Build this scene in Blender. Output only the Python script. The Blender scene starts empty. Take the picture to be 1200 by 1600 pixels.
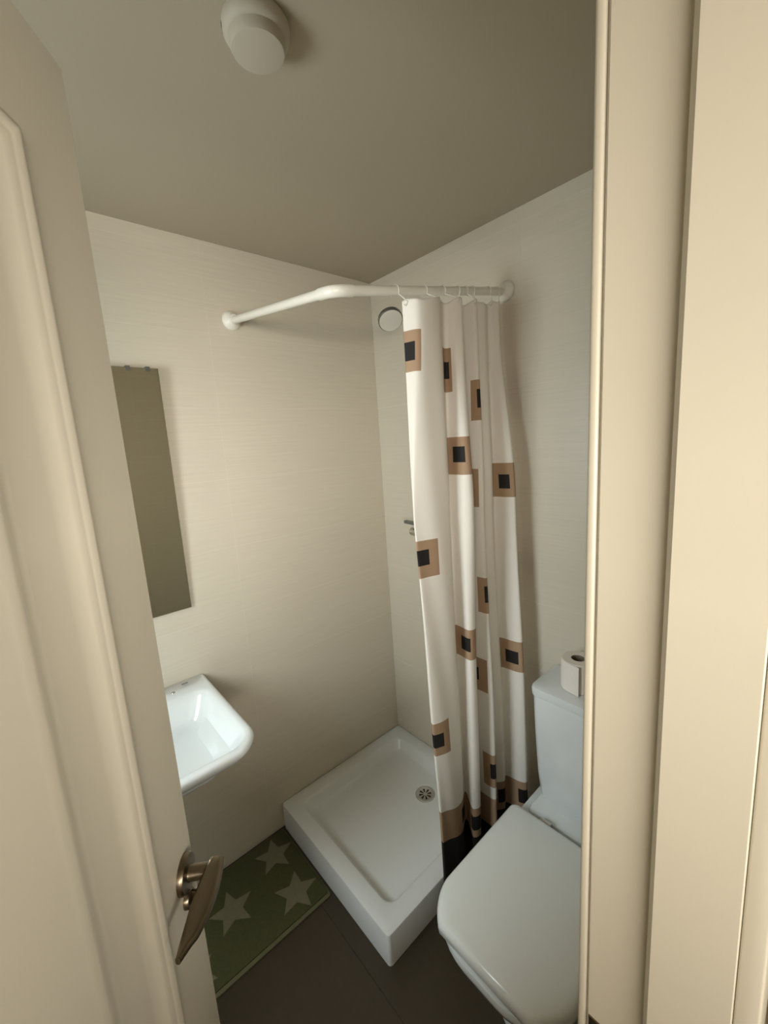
import bpy, bmesh, math, random
from mathutils import Vector, Matrix
random.seed(7)
S = bpy.context.scene
COL = S.collection

# ---------------------------------------------------------------- camera
YAW, PITCH, ROLL = math.radians(139.073), math.radians(-9.555), math.radians(-3.710)
FPX = 647.65
CAM = Vector((1.5354, -1.3341, 1.6342))
fwd = Vector((math.cos(YAW)*math.cos(PITCH), math.sin(YAW)*math.cos(PITCH), math.sin(PITCH)))
rgt = Vector((math.sin(YAW), -math.cos(YAW), 0.0))
upv = rgt.cross(fwd)
r2 = math.cos(ROLL)*rgt + math.sin(ROLL)*upv
u2 = -math.sin(ROLL)*rgt + math.cos(ROLL)*upv
cd = bpy.data.cameras.new('camera')
cd.sensor_fit = 'VERTICAL'; cd.sensor_height = 24.0; cd.lens = 24.0*FPX/1600.0; cd.clip_start = 0.01
cam = bpy.data.objects.new('camera', cd); COL.objects.link(cam)
M = Matrix((r2, u2, -fwd)).transposed().to_4x4(); M.translation = CAM
cam.matrix_world = M
S.camera = cam

# ---------------------------------------------------------------- world, daylight, exposure
ZC = 2.348                       # ceiling height
W_SKY, W_WIN, W_HALL = 0.25, 21.0, 850.0
world = bpy.data.worlds.new('world'); S.world = world; world.use_nodes = True
bg = world.node_tree.nodes['Background']
bg.inputs[0].default_value = (0.75, 0.85, 1.0, 1); bg.inputs[1].default_value = W_SKY

def area(name, loc, target, sx, sy, power, col):
    l = bpy.data.lights.new(name, 'AREA'); l.shape = 'RECTANGLE'; l.size = sx; l.size_y = sy
    l.energy = power; l.color = col
    o = bpy.data.objects.new(name, l); COL.objects.link(o); o.location = loc
    o.rotation_euler = (Vector(target)-Vector(loc)).to_track_quat('-Z', 'Y').to_euler()
    return o
# daylight outside the small bathroom window (behind the door leaf)
area('window_daylight', (0.65, -2.02, 1.52), (0.62, 0.0, 0.55), 0.46, 0.68, W_WIN, (0.86, 0.96, 1.0))
# daylight strip added as a stand-in outside the unseen hall window, behind the photographer
area('hall_daylight', (4.5, -4.3, 1.55), (2.9, -4.3, 1.55), 8.6, 0.8, W_HALL, (1.0, 0.945, 0.86))

vs = S.view_settings
vs.view_transform = 'Standard'; vs.look = 'None'; vs.gamma = 1.0; vs.use_curve_mapping = False
vs.exposure = 0.0

# ---------------------------------------------------------------- materials
def lin(c):
    return tuple(((v/255.0)/12.92 if v/255.0 <= 0.04045 else (((v/255.0)+0.055)/1.055)**2.4) for v in c)

def mat(name, rgb, rough=0.5, metal=0.0, var=0.06, vscale=(6, 6, 6), bump=0.0, bscale=None, spec=0.5, coat=0.0):
    m = bpy.data.materials.new(name); m.use_nodes = True
    nt = m.node_tree; b = nt.nodes['Principled BSDF']
    b.inputs['Roughness'].default_value = rough; b.inputs['Metallic'].default_value = metal
    b.inputs['Specular IOR Level'].default_value = spec
    b.inputs['Coat Weight'].default_value = coat
    c = lin(rgb)
    geo = nt.nodes.new('ShaderNodeNewGeometry')
    mp = nt.nodes.new('ShaderNodeMapping'); mp.inputs['Scale'].default_value = vscale
    nt.links.new(geo.outputs['Position'], mp.inputs['Vector'])
    nz = nt.nodes.new('ShaderNodeTexNoise'); nz.inputs['Scale'].default_value = 1.0; nz.inputs['Detail'].default_value = 4.0
    nt.links.new(mp.outputs[0], nz.inputs['Vector'])
    mx = nt.nodes.new('ShaderNodeMix'); mx.data_type = 'RGBA'
    mx.inputs['A'].default_value = tuple(max(0, v*(1-var)) for v in c)+(1,)
    mx.inputs['B'].default_value = tuple(min(1, v*(1+var)) for v in c)+(1,)
    nt.links.new(nz.outputs['Fac'], mx.inputs['Factor'])
    nt.links.new(mx.outputs['Result'], b.inputs['Base Color'])
    if bump > 0:
        mp2 = nt.nodes.new('ShaderNodeMapping'); mp2.inputs['Scale'].default_value = bscale or vscale
        nt.links.new(geo.outputs['Position'], mp2.inputs['Vector'])
        n2 = nt.nodes.new('ShaderNodeTexNoise'); n2.inputs['Scale'].default_value = 1.0; n2.inputs['Detail'].default_value = 3.0
        nt.links.new(mp2.outputs[0], n2.inputs['Vector'])
        bp = nt.nodes.new('ShaderNodeBump'); bp.inputs['Strength'].default_value = bump; bp.inputs['Distance'].default_value = 0.002
        nt.links.new(n2.outputs['Fac'], bp.inputs['Height']); nt.links.new(bp.outputs[0], b.inputs['Normal'])
    return m

MT = {}
MT['tile'] = mat('wall_tile_beige', (208, 199, 181), 0.34, var=0.07, vscale=(5, 5, 150), bump=0.12, bscale=(4, 4, 260))
MT['grout'] = mat('wall_grout', (220, 213, 197), 0.7, var=0.04)
MT['ceiling'] = mat('ceiling_plaster', (176, 165, 144), 0.9, var=0.03, vscale=(3, 3, 3), bump=0.05, bscale=(120, 120, 120))
MT['floor_tile'] = mat('floor_tile_brown', (60, 50, 35), 0.45, var=0.10, vscale=(14, 60, 14))
MT['floor_grout'] = mat('floor_grout', (70, 62, 52), 0.9)
MT['paint'] = mat('cream_door_paint', (187, 180, 162), 0.42, var=0.02, vscale=(8, 8, 8))
MT['hall'] = mat('hall_wall_paint', (228, 218, 200), 0.8, var=0.02)
MT['hall_floor'] = mat('hall_floor_wood', (150, 120, 90), 0.5, var=0.15, vscale=(3, 30, 3))
MT['ceramic'] = mat('white_glazed_ceramic', (224, 228, 227), 0.10, var=0.01, coat=0.3)
MT['lidplastic'] = mat('white_gloss_plastic', (228, 230, 226), 0.20, var=0.01)
MT['acrylic'] = mat('white_tray_acrylic', (226, 228, 226), 0.22, var=0.01)
MT['whitemetal'] = mat('white_enamelled_tube', (232, 228, 216), 0.3, var=0.01)
MT['detector'] = mat('shaded_white_plastic', (186, 178, 160), 0.6, var=0.01)  # white plastic, base colour lowered to hold the shade under the ceiling
MT['whiteplastic'] = mat('white_plastic', (225, 220, 208), 0.45, var=0.01)
MT['chrome'] = mat('chrome', (200, 200, 196), 0.12, metal=1.0, var=0.02)
MT['greyrim'] = mat('grey_chromed_plastic', (120, 120, 116), 0.25, metal=0.7, var=0.02)
MT['nickel'] = mat('satin_nickel', (124, 112, 94), 0.32, metal=1.0, var=0.04)
MT['dark'] = mat('dark_recess', (18, 16, 14), 0.8)
MT['mirror'] = mat('mirror_silver', (240, 240, 228), 0.03, metal=1.0, var=0.005)
MT['glassedge'] = mat('mirror_glass_edge', (110, 118, 100), 0.2)
MT['paper'] = mat('toilet_paper', (236, 228, 218), 0.95, var=0.03, vscale=(60, 60, 60), bump=0.2, bscale=(300, 300, 300))
MT['card'] = mat('grey_cardboard', (120, 108, 92), 0.9)
MT['rug'] = mat('green_rug_pile', (72, 72, 40), 0.95, var=0.22, vscale=(90, 90, 90), bump=0.6, bscale=(350, 350, 350))
MT['rugpale'] = mat('pale_rug_pile', (114, 108, 84), 0.95, var=0.12, vscale=(90, 90, 90), bump=0.6, bscale=(350, 350, 350))
MT['rugedge'] = mat('pale_green_rug_binding', (98, 96, 66), 0.9, var=0.1, vscale=(60, 60, 60))
MT['print'] = mat('grey_print', (90, 84, 74), 0.8)

def cloth(name, rgb, trans=0.3):
    m = mat(name, rgb, 0.75, var=0.02, vscale=(20, 20, 20), bump=0.06, bscale=(500, 500, 500))
    nt = m.node_tree; b = nt.nodes['Principled BSDF']; out = nt.nodes['Material Output']
    t = nt.nodes.new('ShaderNodeBsdfTranslucent'); t.inputs[0].default_value = lin(rgb)+(1,)
    mx = nt.nodes.new('ShaderNodeMixShader'); mx.inputs[0].default_value = trans
    nt.links.new(b.outputs[0], mx.inputs[1]); nt.links.new(t.outputs[0], mx.inputs[2])
    nt.links.new(mx.outputs[0], out.inputs[0])
    return m
MT['cl_white'] = cloth('curtain_white', (246, 240, 230), 0.12)
MT['cl_tan'] = cloth('curtain_tan', (178, 147, 117), 0.12)
MT['cl_black'] = cloth('curtain_black', (24, 20, 18), 0.02)

gm = bpy.data.materials.new('window_glass'); gm.use_nodes = True
nt = gm.node_tree; nt.nodes.remove(nt.nodes['Principled BSDF'])
tr = nt.nodes.new('ShaderNodeBsdfTransparent'); gl = nt.nodes.new('ShaderNodeBsdfGlossy'); gl.inputs['Roughness'].default_value = 0.05
mx = nt.nodes.new('ShaderNodeMixShader'); mx.inputs[0].default_value = 0.06
nt.links.new(tr.outputs[0], mx.inputs[1]); nt.links.new(gl.outputs[0], mx.inputs[2]); nt.links.new(mx.outputs[0], nt.nodes['Material Output'].inputs[0])
MT['glass'] = gm

# ---------------------------------------------------------------- mesh helpers
def link(name, me, parent=None):
    o = bpy.data.objects.new(name, me); COL.objects.link(o)
    if parent is not None: o.parent = parent
    return o

def obj(name, bm, material, parent=None, smooth=None, origin=None):
    """one bmesh -> one mesh object; origin moves the pivot (top-level objects only)"""
    bmesh.ops.recalc_face_normals(bm, faces=bm.faces[:])
    me = bpy.data.meshes.new(name)
    if origin is not None:
        bmesh.ops.translate(bm, verts=bm.verts[:], vec=-Vector(origin))
    bm.to_mesh(me); bm.free()
    for m in (material if isinstance(material, (list, tuple)) else [material]): me.materials.append(MT[m])
    if smooth is not None:
        for p in me.polygons: p.use_smooth = True
        try: me.set_sharp_from_angle(angle=math.radians(smooth))
        except Exception: pass
    o = link(name, me, parent)
    if origin is not None: o.location = origin
    return o

def tag(o, label, cat, group=None):
    o['label'] = label; o['category'] = cat
    if group: o['group'] = group
    return o
def struct(o, label=None, cat=None):
    o['kind'] = 'structure'
    if label: o['label'] = label
    if cat: o['category'] = cat
    return o
def empty(name, loc):
    o = bpy.data.objects.new(name, None); COL.objects.link(o); o.location = loc; o.empty_display_size = 0.05
    return o

def box(bm, x0, x1, y0, y1, z0, z1, bev=0.0, seg=2):
    r = bmesh.ops.create_cube(bm, size=1.0)
    vs_ = r['verts']
    bmesh.ops.scale(bm, verts=vs_, vec=(abs(x1-x0), abs(y1-y0), abs(z1-z0)))
    bmesh.ops.translate(bm, verts=vs_, vec=((x0+x1)/2, (y0+y1)/2, (z0+z1)/2))
    if bev > 0:
        es = {e for v in vs_ for e in v.link_edges}
        bmesh.ops.bevel(bm, geom=list(es), offset=bev, segments=seg, affect='EDGES', profile=0.5)
    return bm
def bx(*a, **k): return box(bmesh.new(), *a, **k)

def loft(bm, rings, cap0=True, cap1=True, closed=True):
    """rings: list of equal-length point lists"""
    vr = [[bm.verts.new(p) for p in r] for r in rings]
    n = len(rings[0])
    for a, b in zip(vr[:-1], vr[1:]):
        for i in range(n if closed else n-1):
            j = (i+1) % n
            bm.faces.new((a[i], a[j], b[j], b[i]))
    if cap0: bm.faces.new(vr[0][::-1])
    if cap1: bm.faces.new(vr[-1])
    return bm

def frame_axes(d):
    d = Vector(d).normalized()
    a = Vector((0, 0, 1)) if abs(d.z) < 0.9 else Vector((1, 0, 0))
    u = d.cross(a).normalized(); v = d.cross(u).normalized()
    return d, u, v

def lathe(bm, c, axis, prof, n=32, cap=True):
    """prof: list of (distance along axis, radius)"""
    d, u, v = frame_axes(axis); c = Vector(c)
    rings = [[c+d*h+(u*math.cos(2*math.pi*i/n)+v*math.sin(2*math.pi*i/n))*max(r, 1e-4) for i in range(n)] for h, r in prof]
    return loft(bm, rings, cap, cap)

def tube(bm, pts, r, n=12, cap=True):
    pts = [Vector(p) for p in pts]; rings = []
    d0, u, v = frame_axes(pts[1]-pts[0])
    for i, p in enumerate(pts):
        t = (pts[min(i+1, len(pts)-1)]-pts[max(i-1, 0)]).normalized()
        u = (u - t*u.dot(t)).normalized(); v = t.cross(u)
        rr = r[i] if isinstance(r, (list, tuple)) else r
        rings.append([p+(u*math.cos(2*math.pi*k/n)+v*math.sin(2*math.pi*k/n))*rr for k in range(n)])
    return loft(bm, rings, cap, cap)

def rrect(x0, x1, y0, y1, r, z, seg=6):
    """rounded rectangle outline, counter-clockwise; r may be one value or 4 (x0y0, x1y0, x1y1, x0y1)"""
    rs = r if isinstance(r, (list, tuple)) else [r]*4
    out = []
    for (cx, cy, a0), rr in zip([(x0, y0, 180), (x1, y0, 270), (x1, y1, 0), (x0, y1, 90)], rs):
        ox = cx + rr*(1 if cx == x0 else -1); oy = cy + rr*(1 if cy == y0 else -1)
        for k in range(seg+1):
            a = math.radians(a0+90.0*k/seg)
            out.append(Vector((ox+rr*math.cos(a), oy+rr*math.sin(a), z)))
    return out

def catmull(pts, n):
    P = [Vector(p) for p in pts]; P = [2*P[0]-P[1]]+P+[2*P[-1]-P[-2]]
    out = []
    for i in range(1, len(P)-2):
        for k in range(n):
            t = k/n; a, b, c, d = P[i-1:i+3]
            out.append(0.5*((2*b)+(c-a)*t+(2*a-5*b+4*c-d)*t*t+(3*b-a-3*c+d)*t**3))
    out.append(P[-2]); return out

# ================================================================ THE ROOM
XR0, XR1 = 1.393, 1.507          # door wall: bathroom face, hall face
YF = -1.86                       # window wall
YJ = -0.974                      # latch-side jamb face
YH = -1.580                      # hinge-side jamb face
TH = 0.008                       # tile thickness
ROW = 0.256

_tile_cache = {}
def tile_piece(w, h, axis):
    key = (round(w, 4), round(h, 4), axis)
    if key not in _tile_cache:
        g = 0.0006
        bm = bmesh.new()
        hw, hh = w/2-g, h/2-g
        def P(a, z, d): return (d, a, z) if axis == 'x' else (a, d, z)
        b = 0.0004
        rings = [[P(-hw, -hh, -TH/2), P(hw, -hh, -TH/2), P(hw, hh, -TH/2), P(-hw, hh, -TH/2)],
                 [P(-hw, -hh, TH/2-b), P(hw, -hh, TH/2-b), P(hw, hh, TH/2-b), P(-hw, hh, TH/2-b)],
                 [P(-hw+b, -hh+b, TH/2), P(hw-b, -hh+b, TH/2), P(hw-b, hh-b, TH/2), P(-hw+b, hh-b, TH/2)]]
        loft(bm, rings); bmesh.ops.recalc_face_normals(bm, faces=bm.faces[:])
        me = bpy.data.meshes.new('tile'); bm.to_mesh(me); bm.free(); me.materials.append(MT['tile'])
        _tile_cache[key] = me
    return _tile_cache[key]

def tile_wall(parent, axis, plane, inward, breaks, z0=0.0, z1=ZC, skip=None):
    """tiles as separate child pieces; plane = finished face, inward = +1/-1 room side"""
    zs = [z0]; k = 1
    while k*ROW < z1-0.005:
        if k*ROW > z0+0.005: zs.append(k*ROW)
        k += 1
    zs.append(z1)
    for a0, a1 in zip(breaks[:-1], breaks[1:]):
        for b0, b1 in zip(zs[:-1], zs[1:]):
            ac, zc = (a0+a1)/2, (b0+b1)/2
            if skip and skip(a0, a1, b0, b1): continue
            t = link('tile', tile_piece(abs(a1-a0), b1-b0, axis), parent)
            d = plane - inward*TH/2
            t.location = (d, ac, zc) if axis == 'x' else (ac, d, zc)
            if inward < 0: t.rotation_euler = (0, 0, math.pi)

# wall with mirror and basin (x = 0)
wl = struct(obj('wall_left', bx(-0.12, -0.0006, YF, 0.0, 0, ZC), 'grout'), 'beige tiled wall with mirror and basin', 'wall')
tile_wall(wl, 'x', 0.0, 1, [0.0, -0.757, -1.514, YF])
# wall with shower and toilet (y = 0)
wb = struct(obj('wall_back', bx(-0.12, XR1, 0.0006, 0.12, 0, ZC), 'grout'), 'beige tiled wall behind shower and toilet', 'wall')
tile_wall(wb, 'y', 0.0, -1, [0.0, 0.757, XR0])
# window wall (y = YF), around the opening
WX0, WX1, WZ0, WZ1 = 0.41, 0.89, 1.14, 1.84
bm = bmesh.new()
box(bm, -0.12, WX0, YF-0.14, YF, 0, ZC); box(bm, WX1, XR1, YF-0.14, YF, 0, ZC)
box(bm, WX0, WX1, YF-0.14, YF, 0, WZ0); box(bm, WX0, WX1, YF-0.14, YF, WZ1, ZC)
struct(obj('wall_front', bm, 'hall'), 'pale wall around the bathroom window', 'wall')
# window
bm = bmesh.new(); f = 0.035
box(bm, WX0, WX0+f, YF-0.09, YF-0.05, WZ0, WZ1); box(bm, WX1-f, WX1, YF-0.09, YF-0.05, WZ0, WZ1)
box(bm, WX0+f, WX1-f, YF-0.09, YF-0.05, WZ0, WZ0+f); box(bm, WX0+f, WX1-f, YF-0.09, YF-0.05, WZ1-f, WZ1)
win = struct(obj('window_1', bm, 'whiteplastic'), 'small white framed bathroom window', 'window')
obj('window_pane', bx(WX0+f, WX1-f, YF-0.072, YF-0.068, WZ0+f, WZ1-f), 'glass', win)
# door wall (x = XR0..XR1)
bm = bmesh.new()
box(bm, XR0+0.0006, XR1, YJ+0.03, 0.0, 0, ZC); box(bm, XR0+0.0006, XR1, YF, YH-0.03, 0, ZC)
box(bm, XR0+0.0006, XR1, YH-0.03, YJ+0.03, 2.115, ZC)
wr = struct(obj('wall_right', bm, 'grout'), 'tiled wall with the doorway', 'wall')
tile_wall(wr, 'x', XR0, -1, [0.0, -0.757, YJ+0.03], 0, ZC)
tile_wall(wr, 'x', XR0, -1, [YH-0.03, YF], 0, ZC)
tile_wall(wr, 'x', XR0, -1, [YJ+0.03, YH-0.03], 2.115, ZC)
# ceiling and floor of the bathroom
struct(obj('ceiling', bx(-0.12, XR1, YF-0.14, 0.12, ZC, ZC+0.1), 'ceiling'), 'plain off-white bathroom ceiling', 'ceiling')
fl = struct(obj('floor', bx(-0.12, XR1, YF-0.14, 0.12, -0.1, -0.0018), 'floor_grout'), 'dark brown tiled bathroom floor', 'floor')
fx = [0.0, 0.33, 1.087, XR1]; fy = [0.0, -0.378, -0.757, -1.136, -1.514, YF]
for a0, a1 in zip(fx[:-1], fx[1:]):
    for b0, b1 in zip(fy[:-1], fy[1:]):
        g = 0.0012
        obj('tile', bx(a0+g, a1-g, b1+g, b0-g, -0.008, 0.0, bev=0.0008, seg=1), 'floor_tile', fl)
# unseen hall behind the photographer; far-wall window opening is sized to shape the light
HY0 = -5.3
struct(obj('floor_hall', bx(XR1, 2.9, HY0, 1.0, -0.1, 0.0), 'hall_floor'), 'hall floor outside the doorway', 'floor')
struct(obj('ceiling_hall', bx(XR1, 2.9, HY0, 1.0, ZC, ZC+0.1), 'ceiling'), 'hall ceiling', 'ceiling')
bm = bmesh.new()
box(bm, 2.9, 3.0, HY0, -5.0, 0, ZC); box(bm, 2.9, 3.0, -1.05, 1.0, 0, ZC); box(bm, 2.9, 3.0, -5.0, -1.05, 0, 1.33); box(bm, 2.9, 3.0, -5.0, -1.05, 1.78, ZC)
struct(obj('wall_hall_far', bm, 'hall'), 'unseen hall wall with an opening sized to shape the light', 'wall')
struct(obj('wall_hall_end', bx(XR1, 2.9, 1.0, 1.1, 0, ZC), 'hall'), 'end wall of the hall', 'wall')
struct(obj('wall_hall_side', bx(XR1, 2.9, HY0-0.1, HY0, 0, ZC), 'hall'), 'other end wall of the hall', 'wall')
struct(obj('wall_hall_near', bx(XR1-0.1, XR1, HY0, YF-0.14, 0, ZC), 'hall'), 'hall wall beside the bathroom', 'wall')

# ---- door frame
def jamb(name, yf, s, label, latch):
    """s = +1: jamb body lies towards +y of its face yf"""
    Z1 = 2.085
    bm = bmesh.new()
    # rebate part, then stop, one profile extruded upwards
    st = 0.013
    prof = [(1.3935, yf+s*0.0025), (1.396, yf), (1.4455, yf), (1.4475, yf-s*0.002), (1.4475, yf-s*(st-0.004)), (1.4515, yf-s*st),
            (1.5062, yf-s*st), (1.507, yf-s*(st-0.0008)), (1.507, yf+s*0.028), (1.3935, yf+s*0.028)]
    loft(bm, [[Vector((x, y, z)) for x, y in prof] for z in (0.0, Z1)])
    o = struct(obj(name, bm, 'paint', smooth=40), label, 'door frame')
    # bathroom side casing, separated by a thin groove
    y0 = yf if latch else yf+s*0.035
    obj('casing', bx(1.3845, 1.3930, min(y0, y0+s*0.06), max(y0, y0+s*0.06), 0, Z1+0.05, bev=0.003, seg=3), 'paint', o, smooth=40)
    # hall side casing
    y1 = yf-s*0.010
    obj('casing', bx(1.5072, 1.5225, min(y1, y1+s*0.075), max(y1, y1+s*0.075), 0, Z1+0.06, bev=0.002, seg=3), 'paint', o, smooth=40)
    if latch:
        obj('strike_plate', bx(1.3965, 1.4165, yf-0.0012, yf+0.002, 0.86, 1.028, bev=0.0005, seg=1), 'nickel', o)
        obj('latch_hole', bx(1.3975, 1.4125, yf-0.0016, yf+0.001, 0.955, 1.020), 'dark', o)
        obj('bolt_hole', bx(1.4035, 1.4155, yf-0.0016, yf+0.001, 0.89, 0.93), 'dark', o)
    return o
jamb('trim_1', YJ, 1, 'cream painted door jamb with stop on the latch side', True)
jamb('trim_2', YH, -1, 'cream painted door jamb on the hinge side', False)
bm = bmesh.new()
box(bm, 1.396, 1.507, YH-0.028, YJ+0.028, 2.087, 2.115); box(bm, 1.4475, 1.507, YH, YJ, 2.075, 2.086, bev=0.002)
struct(obj('trim_3', bm, 'paint'), 'cream painted head of the door frame', 'door frame')

# ---- door leaf (local: u along the leaf from the hinge, w = visible face normal, z)
LW, LH, LT = 0.60, 2.055, 0.038
HX, HY = 1.400, -1.574
ud = Vector((-0.815, 0.580, 0)).normalized(); wd = Vector((0.580, 0.815, 0)).normalized()
door = empty('door_1', (HX, HY, 0.0)); struct(door, 'cream painted panelled door standing open', 'door')
DM = Matrix((ud, wd, Vector((0, 0, 1)))).transposed().to_4x4()
door.matrix_world = Matrix.Translation((HX, HY, 0)) @ DM

# panelled faces: frame board + concentric profile rings
PU0, PU1, PZ0, PZ1 = 0.105, 0.499, 0.26, 1.945
prof = [(0.0, 0.0), (0.003, 0.0055), (0.007, 0.0085), (0.011, 0.0080), (0.014, 0.0045), (0.017, 0.0040), (0.022, -0.001), (0.032, -0.0065),
        (0.042, -0.008), (0.088, -0.0060), (0.102, -0.0030), (0.110, 0.0015), (0.116, 0.0020), (0.124, 0.0006), (0.130, 0.0)]
def panel_face(side):
    bm = bmesh.new()
    base = 0.0 if side > 0 else -LT
    rings = []
    for d, h in [(None, 0)] + prof:
        if d is None: r = [(0, 0.012), (LW, 0.012), (LW, LH+0.012), (0, LH+0.012)]
        else: r = [(PU0+d, PZ0+d), (PU1-d, PZ0+d), (PU1-d, PZ1-d), (PU0+d, PZ1-d)]
        rings.append([Vector((u, base+side*h, z)) for u, z in r])
    loft(bm, rings, cap0=False, cap1=True)
    return bm
bm = bmesh.new()
loft(bm, [[Vector((0, y, 0.012)), Vector((LW, y, 0.012)), Vector((LW, y, LH+0.012)), Vector((0, y, LH+0.012))] for y in (-0.0004, -LT+0.0004)], cap0=False, cap1=False)
obj('leaf_edge', bm, 'paint', door)
obj('panel', panel_face(1), 'paint', door, smooth=60)
obj('back_panel', panel_face(-1), 'paint', door, smooth=60)

# handle: rosette > lever, thumb turn
hu, hz = 0.566, 1.037
ros = obj('door_handle', lathe(bmesh.new(), (hu, -0.001, hz), (0, 1, 0), [(0, 0.026), (0.006, 0.026), (0.009, 0.024), (0.010, 0.019), (0.0105, 0.0)], 36), 'nickel', door, smooth=35)
ros['label'] = 'satin nickel lever handle on a round rose'
bm = bmesh.new()
lathe(bm, (hu, 0.008, hz), (0, 1, 0), [(0, 0.0115), (0.004, 0.0105), (0.036, 0.0100), (0.040, 0.010)], 24)
# blade lever towards the hinge: sections (u, w, half-thickness, z top, z bottom)
secs = []
for k in range(17):
    t = k/16.0
    u = hu+0.010-0.120*t
    wout = 0.056+0.007*math.sin(math.pi*min(1.0, t*1.15))-0.010*t
    win_ = 0.036-0.010*math.sin(math.pi*0.5*min(1.0, t*1.6))+0.004*t
    if t > 0.80: wout -= (t-0.80)/0.20*0.010
    zc_ = hz+0.006-0.004*t
    hw_, hh_ = (wout-win_)/2, 0.0085-0.0035*t
    if k == 0: hh_ *= 0.6
    ring = []
    for q in range(14):
        a = 2*math.pi*q/14
        cz, cw = math.sin(a), math.cos(a)
        ring.append(Vector((u, (wout+win_)/2+hw_*math.copysign(abs(cw)**0.7, cw), zc_+hh_*math.copysign(abs(cz)**0.7, cz)-0.12*hw_*cw)))
    secs.append(ring)
loft(bm, secs)
obj('lever', bm, 'nickel', ros, smooth=50)
bm = bmesh.new()
lathe(bm, (hu-0.002, -0.001, hz-0.040), (0, 1, 0), [(0, 0.0135), (0.006, 0.0135), (0.008, 0.012), (0.009, 0.0)], 28)
box(bm, hu-0.0045, hu+0.0005, 0.007, 0.019, hz-0.052, hz-0.027, bev=0.002)
obj('thumb_turn', bm, 'nickel', ros, smooth=40)

# ================================================================ SHOWER TRAY
TX, TY, TZ, RIM = 0.693, 0.700, 0.117, 0.064
def tr_ring(inset, z, r): return rrect(inset if inset > 0 else 0.001, TX-inset, -TY+inset, -inset if inset > 0 else -0.001, r, z, 5)
bm = bmesh.new()
rings = [tr_ring(0.0, 0.0, 0.012), tr_ring(0.0, TZ-0.006, 0.012), tr_ring(0.0018, TZ-0.0018, 0.012), tr_ring(0.006, TZ, 0.012),
         tr_ring(RIM-0.006, TZ-0.001, 0.035), tr_ring(RIM, TZ-0.004, 0.035), tr_ring(RIM+0.004, TZ-0.010, 0.036),
         tr_ring(RIM+0.016, 0.078, 0.040), tr_ring(RIM+0.022, 0.072, 0.042), tr_ring(RIM+0.032, 0.0695, 0.045), tr_ring(RIM+0.05, 0.069, 0.05)]
loft(bm, rings, cap0=True, cap1=True)
bmesh.ops.translate(bm, verts=bm.verts[:], vec=(0.0012, -0.0012, 0))
tray = tag(obj('shower_tray', bm, 'acrylic', smooth=35), 'white square shower tray in the corner under the curtain', 'shower tray')
DC = (0.378, -0.195, 0.069)
dr = obj('drain', lathe(bmesh.new(), DC, (0, 0, 1), [(0, 0.044), (0.0025, 0.043), (0.0035, 0.038), (0.0025, 0.033), (0.0015, 0.030), (0.0015, 0.0)], 40), 'chrome', tray, smooth=30)
for k in range(8):
    a = 2*math.pi*k/8+0.2
    bm = bmesh.new(); r0, r1 = 0.009, 0.026
    c, s = math.cos(a), math.sin(a)
    def q(r, w): return Vector((DC[0]+c*r-s*w, DC[1]+s*r+c*w, 0))
    loft(bm, [[q(r0, -0.0012)+Vector((0, 0, z)), q(r1, -0.0045)+Vector((0, 0, z)), q(r1+0.002, 0)+Vector((0, 0, z)), q(r1, 0.0045)+Vector((0, 0, z)), q(r0, 0.0012)+Vector((0, 0, z))] for z in (DC[2]+0.001, DC[2]+0.0021)])
    obj('slot', bm, 'dark', dr)

# ================================================================ BATH MAT
MY0, MY1, MX0, MX1 = -1.26, -0.712, 0.012, 0.385
bm = bmesh.new()
loft(bm, [rrect(MX0, MX1, MY0, MY1, 0.012, 0.0003, 4), rrect(MX0, MX1, MY0, MY1, 0.012, 0.006, 4), rrect(MX0+0.003, MX1-0.003, MY0+0.003, MY1-0.003, 0.012, 0.008, 4)])
rug = tag(obj('bath_mat', bm, 'rugedge', smooth=40), 'green bath mat with pale stars on the floor beside the shower tray', 'bath mat')
bm = bmesh.new()
loft(bm, [rrect(MX0+0.006, MX1-0.012, MY0+0.012, MY1-0.006, 0.01, z, 4) for z in (0.006, 0.0115)] + [rrect(MX0+0.008, MX1-0.014, MY0+0.014, MY1-0.008, 0.01, 0.013, 4)])
obj('pile', bm, 'rug', rug, smooth=40)
for (sx, sy, sr, rot) in [(0.105, -0.800, 0.078, 20), (0.292, -0.806, 0.082, 12), (0.185, -1.005, 0.080, 30), (0.055, -1.17, 0.06, 5), (0.30, -1.165, 0.07, 50)]:
    bm = bmesh.new()
    def star(z, sc):
        return [Vector((sx+sc*(sr if k % 2 == 0 else sr*0.45)*math.cos(math.radians(rot+36*k)), sy+sc*(sr if k % 2 == 0 else sr*0.45)*math.sin(math.radians(rot+36*k)), z)) for k in range(10)]
    loft(bm, [star(0.012, 1.0), star(0.0145, 1.0), star(0.0155, 0.96)])
    obj('star', bm, 'rugpale', rug)

# ================================================================ MIRROR
mir = empty('wall_mirror', (0.0, -1.17, 1.10)); tag(mir, 'tall frameless wall mirror tilted forward above the basin', 'mirror')
MYR, MYL, MZ0, MZ1 = -0.945, -1.345, 1.100, 1.912
tilt = math.atan2(0.020, MZ1-MZ0)
def mpt(y, h, d): # h along the glass from the bottom edge, d outwards
    return Vector((0.004+math.sin(tilt)*h+math.cos(tilt)*d, y, MZ0+math.cos(tilt)*h-math.sin(tilt)*d)) - Vector((0.0, -1.17, 1.10))
HM = (MZ1-MZ0)/math.cos(tilt)
def mrect(i, d): return [mpt(MYL+i, i, d), mpt(MYR-i, i, d), mpt(MYR-i, HM-i, d), mpt(MYL+i, HM-i, d)]
bm = bmesh.new(); loft(bm, [mrect(0, 0), mrect(0, 0.0048)])
obj('glass_edge', bm, 'glassedge', mir)
bm = bmesh.new(); loft(bm, [mrect(0.0006, 0.0046), mrect(0.0006, 0.0052)])
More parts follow.
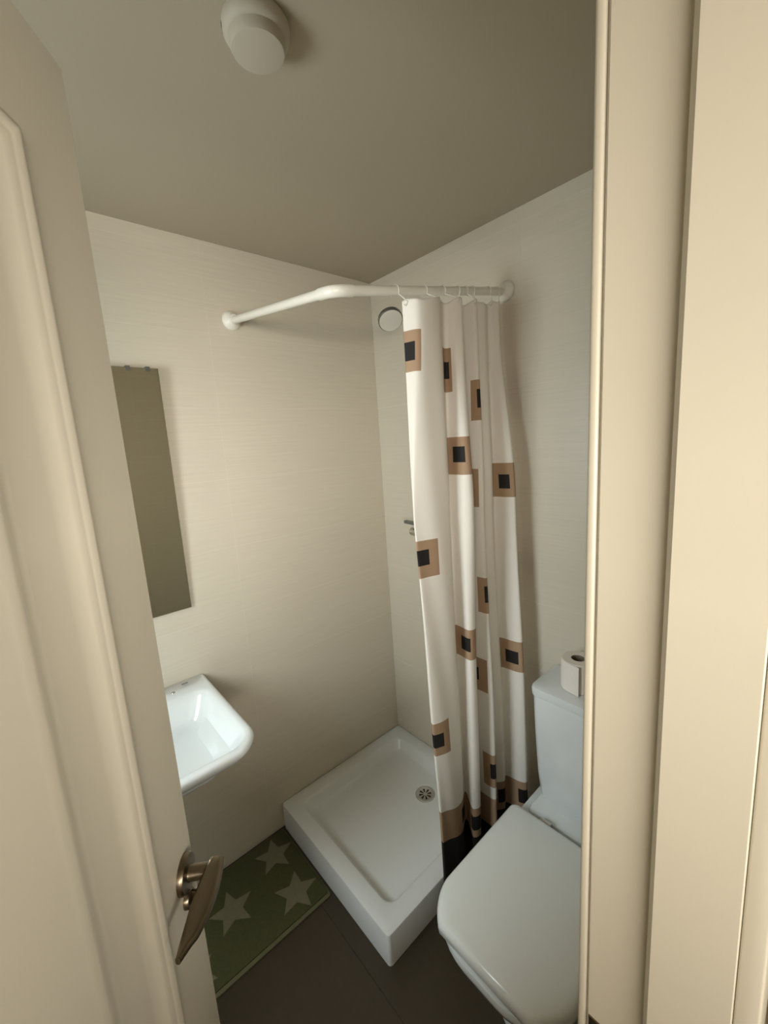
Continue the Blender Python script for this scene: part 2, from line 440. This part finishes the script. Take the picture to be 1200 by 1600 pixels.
obj('mirror_face', bm, 'mirror', mir)
for yy in (-0.975, -1.030, -1.26, -1.315):
    bm = bmesh.new()
    d0 = 0.0
    loft(bm, [[mpt(yy-0.006, HM-0.010, d), mpt(yy+0.006, HM-0.010, d), mpt(yy+0.006, HM+0.004, d), mpt(yy-0.006, HM+0.004, d)] for d in (0.0045, 0.0075)])
    loft(bm, [[mpt(yy-0.006, HM, d), mpt(yy+0.006, HM, d), mpt(yy+0.006, HM+0.004, d), mpt(yy-0.006, HM+0.004, d)] for d in (-0.022, 0.0060)])
    obj('clip', bm, 'greyrim', mir)

# ================================================================ BASIN
BZ = 0.838
bas = empty('wash_basin', (0.0, -1.20, BZ-0.16)); tag(bas, 'white wall-hung ceramic wash basin under the mirror', 'wash basin')
BO = Vector((0.0, -1.20, BZ-0.16))
BY1, BY0, BX1 = -0.936, -1.464, 0.485
def bring(i, z, r, front=0.035, back=0.0):
    """outline: straight back on the wall, bowed front, rounded front corners"""
    pts = rrect(0.001+back, BX1-i, BY0+i, BY1-i, [0.008, r, r, 0.008], z, 8)
    out = []
    for p in pts:
        t = (p.y-(BY0+BY1)/2)/((BY1-BY0)/2)
        k = max(0.0, p.x-0.05)/(BX1-0.05)
        out.append(Vector((p.x+front*k*k*(1-t*t), p.y, p.z))-BO)
    return out
def binner(i, z, r, xb):
    pts = rrect(xb, BX1-i, BY0+i, BY1-i, [0.05, r, r, 0.05], z, 8)
    out = []
    for p in pts:
        t = (p.y-(BY0+BY1)/2)/((BY1-BY0)/2)
        k = max(0.0, p.x-0.10)/(BX1-0.10)
        out.append(Vector((p.x+0.032*k*k*(1-t*t), p.y, p.z))-BO)
    return out
bm = bmesh.new()
loft(bm, [bring(0.15, BZ-0.165, 0.08, 0.0), bring(0.13, BZ-0.145, 0.08, 0.01), bring(0.085, BZ-0.100, 0.08, 0.02), bring(0.040, BZ-0.060, 0.075, 0.028), bring(0.013, BZ-0.035, 0.07), bring(0.002, BZ-0.020, 0.065), bring(0.0, BZ-0.010, 0.065),
          bring(0.003, BZ-0.003, 0.065), bring(0.009, BZ, 0.062),
          binner(0.020, BZ-0.001, 0.055, 0.090), binner(0.027, BZ-0.006, 0.05, 0.098), binner(0.038, BZ-0.030, 0.06, 0.108), binner(0.055, BZ-0.075, 0.08, 0.122), binner(0.085, BZ-0.105, 0.09, 0.145), binner(0.13, BZ-0.118, 0.07, 0.18), binner(0.19, BZ-0.122, 0.03, 0.21)])
obj('bowl', bm, 'ceramic', bas, smooth=85)
# small maker's dash and overflow mark on the back ledge
obj('printed_mark', bx(0.022, 0.026, -1.008-0.010+1.20, -1.008+0.010+1.20, 0.1596, 0.1606), 'print', bas)
obj('tap_hole_cover', lathe(bmesh.new(), (0.055, -1.055+1.20, 0.1592), (0, 0, 1), [(0, 0.007), (0.0015, 0.006), (0.002, 0.0)], 20), 'chrome', bas, smooth=30)

# ================================================================ TOILET
CXT = 1.058
toi = empty('toilet', (CXT, -0.40, 0.0)); tag(toi, 'white close-coupled toilet with closed lid beside the shower', 'toilet')
TO = Vector((CXT, -0.40, 0.0))
def lid_ring(grow, z, yb=-0.275, yf=-0.752):
    """squarish D: straight back and sides, bowed front with rounded corners"""
    hw = 0.186+grow; yb = yb+grow*0.6; yf = yf-grow
    ycorn = yf+0.070
    pts = []
    # back edge, left to right with small radius
    base = rrect(-hw, hw, ycorn-0.0, yb, [0.062, 0.062, 0.020, 0.020], z, 9)
    for p in base:
        t = p.x/hw
        # front bow
        k = max(0.0, min(1.0, (ycorn+0.20-p.y)/0.20))
        y = p.y - 0.070*k*k*(1-min(1, abs(t))**2.0)
        pts.append(Vector((CXT+p.x*(1-0.02*k), y, z))-TO)
    return pts
def dome(rings_fn, z0, h):
    return [rings_fn(-0.004, z0), rings_fn(0.0, z0+0.003), rings_fn(0.0, z0+h*0.55), rings_fn(-0.003, z0+h*0.8), rings_fn(-0.010, z0+h*0.95), rings_fn(-0.025, z0+h)]
def shrink(ring, f, dz):
    c = sum(ring, Vector())/len(ring)
    return [Vector((c.x+(p.x-c.x)*f, c.y+(p.y-c.y)*f, p.z+dz)) for p in ring]
# lid
bm = bmesh.new()
rr = dome(lid_ring, 0.402, 0.037)
last = rr[-1]
rr += [shrink(last, 0.8, 0.0035), shrink(last, 0.5, 0.006), shrink(last, 0.2, 0.007)]
loft(bm, rr)
lid = obj('lid', bm, 'lidplastic', toi, smooth=50)
for sx in (-0.075, 0.075):
    obj('hinge', tube(bmesh.new(), [(sx-0.018, -0.268+0.40, 0.424), (sx+0.018, -0.268+0.40, 0.424)], 0.009, 14), 'chrome', lid, smooth=40)
# seat ring under the lid (closed slab edge)
bm = bmesh.new(); loft(bm, [lid_ring(-0.016, 0.3985), lid_ring(-0.013, 0.4005), lid_ring(-0.013, 0.410), lid_ring(-0.016, 0.412)])
obj('seat', bm, 'lidplastic', toi, smooth=50)
# pan
def pan_ring(g, z, yf, yb, hw):
    base = rrect(-hw, hw, yf, yb, [min(hw, 0.13)*0.98, min(hw, 0.13)*0.98, 0.02, 0.02], z, 9)
    return [Vector((CXT+p.x, p.y, z))-TO for p in base]
bm = bmesh.new()
loft(bm, [pan_ring(0, 0.0, -0.56, -0.03, 0.115), pan_ring(0, 0.02, -0.56, -0.03, 0.113), pan_ring(0, 0.10, -0.55, -0.03, 0.105), pan_ring(0, 0.20, -0.575, -0.03, 0.112),
          pan_ring(0, 0.29, -0.66, -0.025, 0.145), pan_ring(0, 0.35, -0.715, -0.02, 0.168), pan_ring(0, 0.385, -0.728, -0.018, 0.174), pan_ring(0, 0.396, -0.726, -0.018, 0.173), pan_ring(0, 0.398, -0.715, -0.025, 0.165)])
obj('pan', bm, 'ceramic', toi, smooth=45)
# deck between pan and cistern
bm = bmesh.new()
loft(bm, [[Vector((p.x, p.y, z)) - TO for p in rrect(CXT-hw, CXT+hw, yf, -0.012, 0.025, 0, 6)] for z, hw, yf in ((0.392, 0.150, -0.255), (0.408, 0.150, -0.255), (0.414, 0.146, -0.250))])
obj('deck', bm, 'ceramic', toi, smooth=45)
# cistern, bowed front, tapering down
def cis_ring(hw, yf, z, bow=0.022, r=0.022):
    base = rrect(-hw, hw, yf, -0.006, [r, r, 0.006, 0.006], z, 7)
    out = []
    for p in base:
        k = max(0.0, min(1.0, (-0.05-p.y)/0.10))
        out.append(Vector((CXT+p.x, p.y-bow*k*(1-(p.x/hw)**2), z))-TO)
    return out
bm = bmesh.new()
loft(bm, [cis_ring(0.148, -0.165, 0.412), cis_ring(0.152, -0.170, 0.42), cis_ring(0.160, -0.174, 0.50), cis_ring(0.168, -0.177, 0.65), cis_ring(0.172, -0.178, 0.778), cis_ring(0.170, -0.176, 0.783)])
obj('cistern', bm, 'ceramic', toi, smooth=45)
bm = bmesh.new()
loft(bm, [cis_ring(0.172, -0.178, 0.785), cis_ring(0.176, -0.182, 0.788), cis_ring(0.177, -0.183, 0.806), cis_ring(0.175, -0.181, 0.814), cis_ring(0.168, -0.174, 0.818), cis_ring(0.12, -0.13, 0.8195)])
cl = obj('cistern_lid', bm, 'ceramic', toi, smooth=45)
obj('flush_button', lathe(bmesh.new(), (0.035, -0.095+0.40, 0.8185), (0, 0, 1), [(0, 0.021), (0.003, 0.021), (0.0045, 0.018), (0.0045, 0.0)], 28), 'chrome', cl, smooth=30)

# ================================================================ TOILET PAPER ROLL
RC = (1.000, -0.093, 0.8200)
pr = empty('toilet_paper_roll', RC); tag(pr, 'white toilet paper roll standing on the cistern lid', 'toilet paper')
bm = bmesh.new()
RR, RH, RI = 0.050, 0.098, 0.021
n = 40
def circ(r, z): return [Vector((r*math.cos(2*math.pi*k/n), r*math.sin(2*math.pi*k/n), z)) for k in range(n)]
loft(bm, [circ(RI, 0.0), circ(RR-0.002, 0.0), circ(RR, 0.002), circ(RR, RH-0.002), circ(RR-0.002, RH), circ(RI, RH), circ(RI, 0.0)], cap0=False, cap1=False)
bmesh.ops.remove_doubles(bm, verts=bm.verts[:], dist=1e-5)
obj('paper', bm, 'paper', pr, smooth=40)
bm = bmesh.new(); loft(bm, [circ(RI, 0.001), circ(RI, RH-0.001), circ(RI-0.0012, RH-0.001), circ(RI-0.0012, 0.001), circ(RI, 0.001)], cap0=False, cap1=False)
bmesh.ops.remove_doubles(bm, verts=bm.verts[:], dist=1e-5)
obj('core', bm, 'card', pr, smooth=40)
# loose end sheet lifting off the roll
bm = bmesh.new()
a0 = math.radians(-150)
pts = []
for k in range(12):
    a = a0+math.radians(85)*k/11
    r = RR+0.0008+0.010*max(0.0, (k-7)/4.0)**1.6
    pts.append((r*math.cos(a), r*math.sin(a)))
loft(bm, [[Vector((x, y, 0.001)) for x, y in pts]+[Vector((x*0.985, y*0.985, 0.001)) for x, y in pts[::-1]], [Vector((x, y, RH-0.001)) for x, y in pts]+[Vector((x*0.985, y*0.985, RH-0.001)) for x, y in pts[::-1]]])
obj('loose_sheet', bm, 'paper', pr, smooth=40)

# ================================================================ CURTAIN ROD
def zrod(y): return 2.000+(y+0.690)/0.690*0.108
ROD_X = 0.685
rod = empty('curtain_rod', (0, -0.68, 2.10)); tag(rod, 'white angled shower curtain rod running between two tiled walls', 'curtain rod')
RO = Vector((0, -0.68, 2.10))
FL, EL, FB = Vector((0.0, -0.672, 2.099)), Vector((0.668, -0.700, 2.000)), Vector((0.700, 0.0, 2.110))
def L(p): return Vector(p)-RO
dx = (EL-FL).normalized(); dy = (FB-EL).normalized()
obj('tube', tube(bmesh.new(), [L(FL+dx*0.004), L(EL-dx*0.036)], 0.0125, 20), 'whitemetal', rod, smooth=40)
obj('tube', tube(bmesh.new(), [L(EL+dy*0.036), L(FB-dy*0.004)], 0.0125, 20), 'whitemetal', rod, smooth=40)
ep = []
for k in range(11):
    t = k/10.0
    a, b, c = EL-dx*0.042, EL, EL+dy*0.042
    ep.append(L(a*(1-t)**2+b*2*t*(1-t)+c*t*t))
obj('elbow', tube(bmesh.new(), [L(EL-dx*0.058)]+ep+[L(EL+dy*0.058)], 0.0145, 20), 'whitemetal', rod, smooth=40)
for c, ax in ((FL, Vector((1, 0, 0))), (FB, Vector((0, -1, 0)))):
    obj('wall_flange', lathe(bmesh.new(), L(c), ax, [(0.0005, 0.033), (0.006, 0.033), (0.012, 0.029), (0.020, 0.021), (0.026, 0.0165), (0.030, 0.0155)], 32), 'whitemetal', rod, smooth=40)

# ================================================================ SHOWER CURTAIN
ZT, ZM, ZB = 2.0, 1.39, 0.46
CP = [ # top(x,y), mid, bottom
 ((.706, -.505), (.690, -.487), (.712, -.464)),
 ((.748, -.485), (.703, -.484), (.724, -.456)),
 ((.750, -.415), (.724, -.375), (.730, -.370)),
 ((.712, -.345), (.686, -.322), (.698, -.312)),
 ((.740, -.330), (.752, -.322), (.744, -.322)),
 ((.745, -.300), (.758, -.292), (.748, -.288)),
 ((.690, -.265), (.690, -.260), (.690, -.255)),
 ((.690, -.232), (.680, -.236), (.690, -.236)),
 ((.730, -.222), (.746, -.232), (.766, -.230)),
 ((.728, -.205), (.742, -.214), (.764, -.210)),
 ((.700, -.195), (.705, -.196), (.725, -.192)),
 ((.714, -.150), (.728, -.150), (.757, -.150)),
 ((.702, -.112), (.720, -.124), (.748, -.122)),
 ((.718, -.102), (.778, -.114), (.810, -.114)),
 ((.725, -.080), (.786, -.094), (.820, -.092)),
 ((.672, -.020), (.718, -.028), (.752, -.032)),
]
SUB = 14
paths = [catmull([Vector((c[k][0], c[k][1], 0)) for c in CP], SUB) for k in range(3)]
NU = len(paths[0])
arc = [0.0]
for i in range(1, NU): arc.append(arc[-1]+(paths[1][i]-paths[1][i-1]).length)
def cloth_xy(i, z):
    t, m, b = paths[0][i], paths[1][i], paths[2][i]
    if z >= ZM:
        s = (z-ZM)/(ZT-ZM); s = max(0, min(1.1, s)); p = m+(t-m)*(s*s*(3-2*s) if s < 1 else 1)
    else:
        s = (ZM-z)/(ZM-ZB); s2 = min(s, 1.0); p = m+(b-m)*s2
        if s > 1: p = p+(b-m)*(s-1)*0.35
    x = p.x
    lim = 0.700 if z < 0.16 else (0.700-(z-0.16)*0.12)
    if z < 0.5 and x < lim: x = lim
    # gentle waviness
    x += 0.0022*math.sin(9*arc[i]*6.28+z*7.0)*min(1, (2.02-z)*2)
    return x, p.y
HOOK_I = [4, 2*SUB+4, 4*SUB+6, 6*SUB+4, 8*SUB+4, 10*SUB+4, 12*SUB+10, 14*SUB+6]
def ztop(i):
    y = paths[0][i].y
    d = min(abs(i-h) for h in HOOK_I)
    return zrod(y)-0.030-0.010*min(1.0, d/14.0)
ZBOT = 0.055
DZ = 0.01
rows = [ZBOT+DZ*k for k in range(int((2.08-ZBOT)/DZ)+2)]
# printed squares: (u centre index on path, z centre, half-size along arc)
def ui(seg): # control-point position -> arc length
    i = seg*SUB; a = int(i); return arc[min(a, NU-1)]
SQ = []
def sq(seg, zc, hu_=0.060, hz_=0.060, off=0.0): SQ.append((ui(seg)+off, zc, hu_, hz_))
sq(0.0, 1.868, ui(1)+0.003, 0.055)
for zc in (1.284, 0.682): sq(0.0, zc, 0.062, 0.057, 0.022)
for zc in (1.580, 0.965): sq(3.72, zc, 0.052, 0.056)
sq(3.2, 1.83, 0.03, 0.06)
for zc in (1.467, 0.81): sq(7.15, zc, 0.055, 0.060)
for zc in (1.748, 1.11): sq(8.75, zc, 0.045, 0.062)
sq(8.6, 0.508, 0.045, 0.054)
for zc in (1.482, 0.852): sq(12.65, zc, 0.048, 0.058)
for zc in (1.763, 1.16): sq(14.6, zc, 0.04, 0.058)
BK = [(0.0, 0.418), (3.4, 0.375), (4.0, 0.342), (8.0, 0.330), (10.0, 0.345), (15.0, 0.365)]
def band_top(u):
    ks = [(ui(a), z) for a, z in BK]
    for (u0, z0), (u1, z1) in zip(ks[:-1], ks[1:]):
        if u <= u1: return z0+(z1-z0)*(u-u0)/max(1e-6, u1-u0)
    return ks[-1][1]
BSQ = [ui(2.4), ui(4.3), ui(11.0), ui(13.2)]
def cloth_mat(u, z):
    BAND1, BAND0 = 0.418, 0.300
    if z < BAND0: return 2
    if z < BAND1:
        for c in BSQ:
            if abs(u-c) < 0.022 and abs(z-(BAND0+BAND1)/2) < 0.028: return 2
        return 1
    for c, zc, a, b in SQ:
        du, dz = abs(u-c), abs(z-zc)
        if du < a*0.45 and dz < b*0.42: return 2
        if du < a and dz < b: return 1
    return 0
# refine u so printed edges are crisp
usamp = []
for i in range(NU-1):
    n = max(1, int(round((arc[i+1]-arc[i])/0.0035)))
    for k in range(n): usamp.append(i+k/n)
usamp.append(NU-1.0)
def lerp_xy(f, z):
    i = min(int(f), NU-2); t = f-i
    a, b = cloth_xy(i, z), cloth_xy(i+1, z)
    return a[0]+(b[0]-a[0])*t, a[1]+(b[1]-a[1])*t
def lerp_arc(f):
    i = min(int(f), NU-2); return arc[i]+(arc[i+1]-arc[i])*(f-i)
verts, faces, fm, vrow = [], [], [], []
nz = 210
for f in usamp:
    i = min(int(f), NU-2); zt_ = ztop(i)+(ztop(i+1)-ztop(i))*(f-i)
    for k in range(nz+1):
        # regular rows below 1.95, the top rows stretch to the scalloped edge
        z = ZBOT+(1.94-ZBOT)*k/(nz-12) if k <= nz-12 else 1.94+(zt_-1.94)*(k-(nz-12))/12.0
        x, y = lerp_xy(f, z)
        # folds nearer the room hang a little lower
        sag = (band_top(lerp_arc(f))-0.418)*max(0.0, min(1.0, (0.75-z)/0.35))*min(1.0, z/0.3)
        verts.append((x, y, z+sag)); vrow.append(z)
for a in range(len(usamp)-1):
    uc = (lerp_arc(usamp[a])+lerp_arc(usamp[a+1]))/2
    for k in range(nz):
        v0 = a*(nz+1)+k; v1 = v0+nz+1
        faces.append((v0, v1, v1+1, v0+1))
        zc = (vrow[v0]+vrow[v0+1])/2
        fm.append(cloth_mat(uc, zc))
me = bpy.data.meshes.new('shower_curtain'); me.from_pydata(verts, [], faces)
for m_ in ('cl_white', 'cl_tan', 'cl_black'): me.materials.append(MT[m_])
me.polygons.foreach_set('material_index', fm)
me.polygons.foreach_set('use_smooth', [True]*len(faces))
cur = link('shower_curtain', me)
sm = cur.modifiers.new('thickness', 'SOLIDIFY'); sm.thickness = 0.0008; sm.offset = 0
tag(cur, 'white shower curtain with tan and black squares, bunched up against the wall', 'shower curtain')

# rings / hooks
hook_words = ['first curtain hook from the room end of the rod', 'second curtain hook from the room end of the rod', 'third curtain hook from the room end of the rod',
              'fourth curtain hook from the room end of the rod', 'fifth curtain hook from the room end of the rod', 'third curtain hook from the wall end of the rod',
              'second curtain hook from the wall end of the rod', 'white curtain hook nearest the wall end of the rod']
for k, hi in enumerate(HOOK_I):
    y = paths[0][hi].y; xt = paths[0][hi].x; z = zrod(y); xr = 0.668+(y+0.70)/0.70*0.032
    zt_ = ztop(hi)
    pts = []
    for q in range(0, 15):                      # open ring over the rod
        a = math.radians(215-q*250/14.0)
        pts.append((xr+0.0165*math.cos(a), y, z+0.0165*math.sin(a)))
    pts += [(xr+0.6*(xt-xr)+0.006, y, zt_+0.006), (xt+0.004, y, zt_-0.008), (xt, y-0.004, zt_-0.017), (xt-0.006, y-0.004, zt_-0.013)]
    o = obj('curtain_hook', tube(bmesh.new(), pts, 0.0017, 8), 'whiteplastic', smooth=50, origin=(xr, y, z))
    tag(o, 'white ' + hook_words[k] if not hook_words[k].startswith('white') else hook_words[k], 'curtain hook', 'shower curtain hooks on the rod')

# ================================================================ HAND SHOWER AND RAIL
hs = empty('hand_shower', (0.40, -0.05, 1.98)); tag(hs, 'round white-faced hand shower beside the top of the curtain', 'shower head')
HO = Vector((0.40, -0.05, 1.98))
hc = Vector((0.300, -0.165, 2.093)); hn = Vector((0.55, -0.28, -0.72)).normalized()
obj('head', lathe(bmesh.new(), hc-HO, -hn, [(0.0, 0.046), (0.003, 0.0485), (0.016, 0.048), (0.024, 0.040), (0.031, 0.020), (0.033, 0.0)], 40), 'greyrim', hs, smooth=40)
obj('spray_face', lathe(bmesh.new(), hc-HO, hn, [(-0.001, 0.0455), (0.0012, 0.0445), (0.0018, 0.0)], 40), 'whiteplastic', hs, smooth=30)
hb = hc-hn*0.018
obj('handle', tube(bmesh.new(), [hb-HO, hb+Vector((0.028, 0.072, 0.002))-HO, hb+Vector((0.070, 0.088, -0.05))-HO, hb+Vector((0.096, 0.095, -0.15))-HO], [0.012, 0.013, 0.012, 0.011], 16), 'chrome', hs, smooth=40)
rail = empty('shower_rail', (0.43, 0.0, 1.35)); tag(rail, 'chrome shower rail on the wall behind the curtain', 'shower rail')
RL = Vector((0.43, 0.0, 1.35))
obj('bar', tube(bmesh.new(), [Vector((0.43, -0.045, 1.36))-RL, Vector((0.43, -0.045, 2.05))-RL], 0.009, 14), 'chrome', rail, smooth=40)
for z in (1.375, 2.035):
    obj('bracket', lathe(bmesh.new(), Vector((0.43, 0.0, z))-RL, (0, -1, 0), [(0.0005, 0.018), (0.008, 0.018), (0.03, 0.012), (0.055, 0.012)], 18), 'chrome', rail, smooth=40)
obj('slider', bx(-0.035, 0.016, -0.075, -0.03, 0.545, 0.585, bev=0.005), 'chrome', rail, smooth=40)

# ================================================================ SHOWER MIXER
mxo = empty('shower_mixer', (0.33, 0.0, 1.235)); tag(mxo, 'chrome shower mixer with lever, half hidden behind the curtain', 'shower mixer')
MO = Vector((0.33, 0.0, 1.235))
obj('body', lathe(bmesh.new(), (-0.085, -0.058, 0), (1, 0, 0), [(0, 0.014), (0.004, 0.020), (0.03, 0.021), (0.05, 0.024), (0.12, 0.024), (0.14, 0.021), (0.166, 0.020), (0.170, 0.014)], 28), 'chrome', mxo, smooth=40)
for sx in (-0.072, 0.072):
    obj('wall_plate', lathe(bmesh.new(), (sx, 0.0, 0), (0, -1, 0), [(0.0005, 0.032), (0.006, 0.031), (0.012, 0.018), (0.05, 0.016)], 24), 'chrome', mxo, smooth=40)
bm = bmesh.new()
lathe(bm, (0, -0.058, 0.018), (0, 0, 1), [(0, 0.022), (0.012, 0.022), (0.018, 0.017), (0.020, 0.0)], 24)
loft(bm, [[Vector((x, y, z)) for x, y, z in ((a, -0.058-w-b, h), (a, -0.058+w-b, h), (a, -0.058+w-b, h+0.013), (a, -0.058-w-b, h+0.013))] for a, w, h, b in ((0.0, 0.011, 0.026, 0.0), (-0.05, 0.010, 0.034, 0.012), (-0.098, 0.009, 0.040, 0.024))])
obj('lever', bm, 'greyrim', mxo, smooth=40)

# ================================================================ CEILING DETECTOR
dt = empty('ceiling_detector', (0.795, -0.910, ZC)); tag(dt, 'round white device with a raised centre on the ceiling', 'smoke detector')
obj('base', lathe(bmesh.new(), (0, 0, 0), (0, 0, -1), [(0.0, 0.055), (0.005, 0.057), (0.015, 0.056), (0.021, 0.053), (0.024, 0.048), (0.025, 0.040)], 48), 'detector', dt, smooth=40)
obj('centre_cap', lathe(bmesh.new(), (0, 0, 0), (0, 0, -1), [(0.022, 0.048), (0.034, 0.047), (0.040, 0.044), (0.0425, 0.036), (0.043, 0.0)], 40), 'detector', dt, smooth=40)
for a, ln in ((234, 7), (244, 6)):
    bm = bmesh.new()
    pr_ = [math.radians(a+ln*k/4.0) for k in range(5)]
    loft(bm, [[Vector((r*math.cos(t), r*math.sin(t), z)) for t in pr_]+[Vector(((r-0.001)*math.cos(t), (r-0.001)*math.sin(t), z)) for t in pr_[::-1]] for r, z in ((0.0572, -0.007), (0.0564, -0.014))])
    obj('printed_mark', bm, 'print', dt)
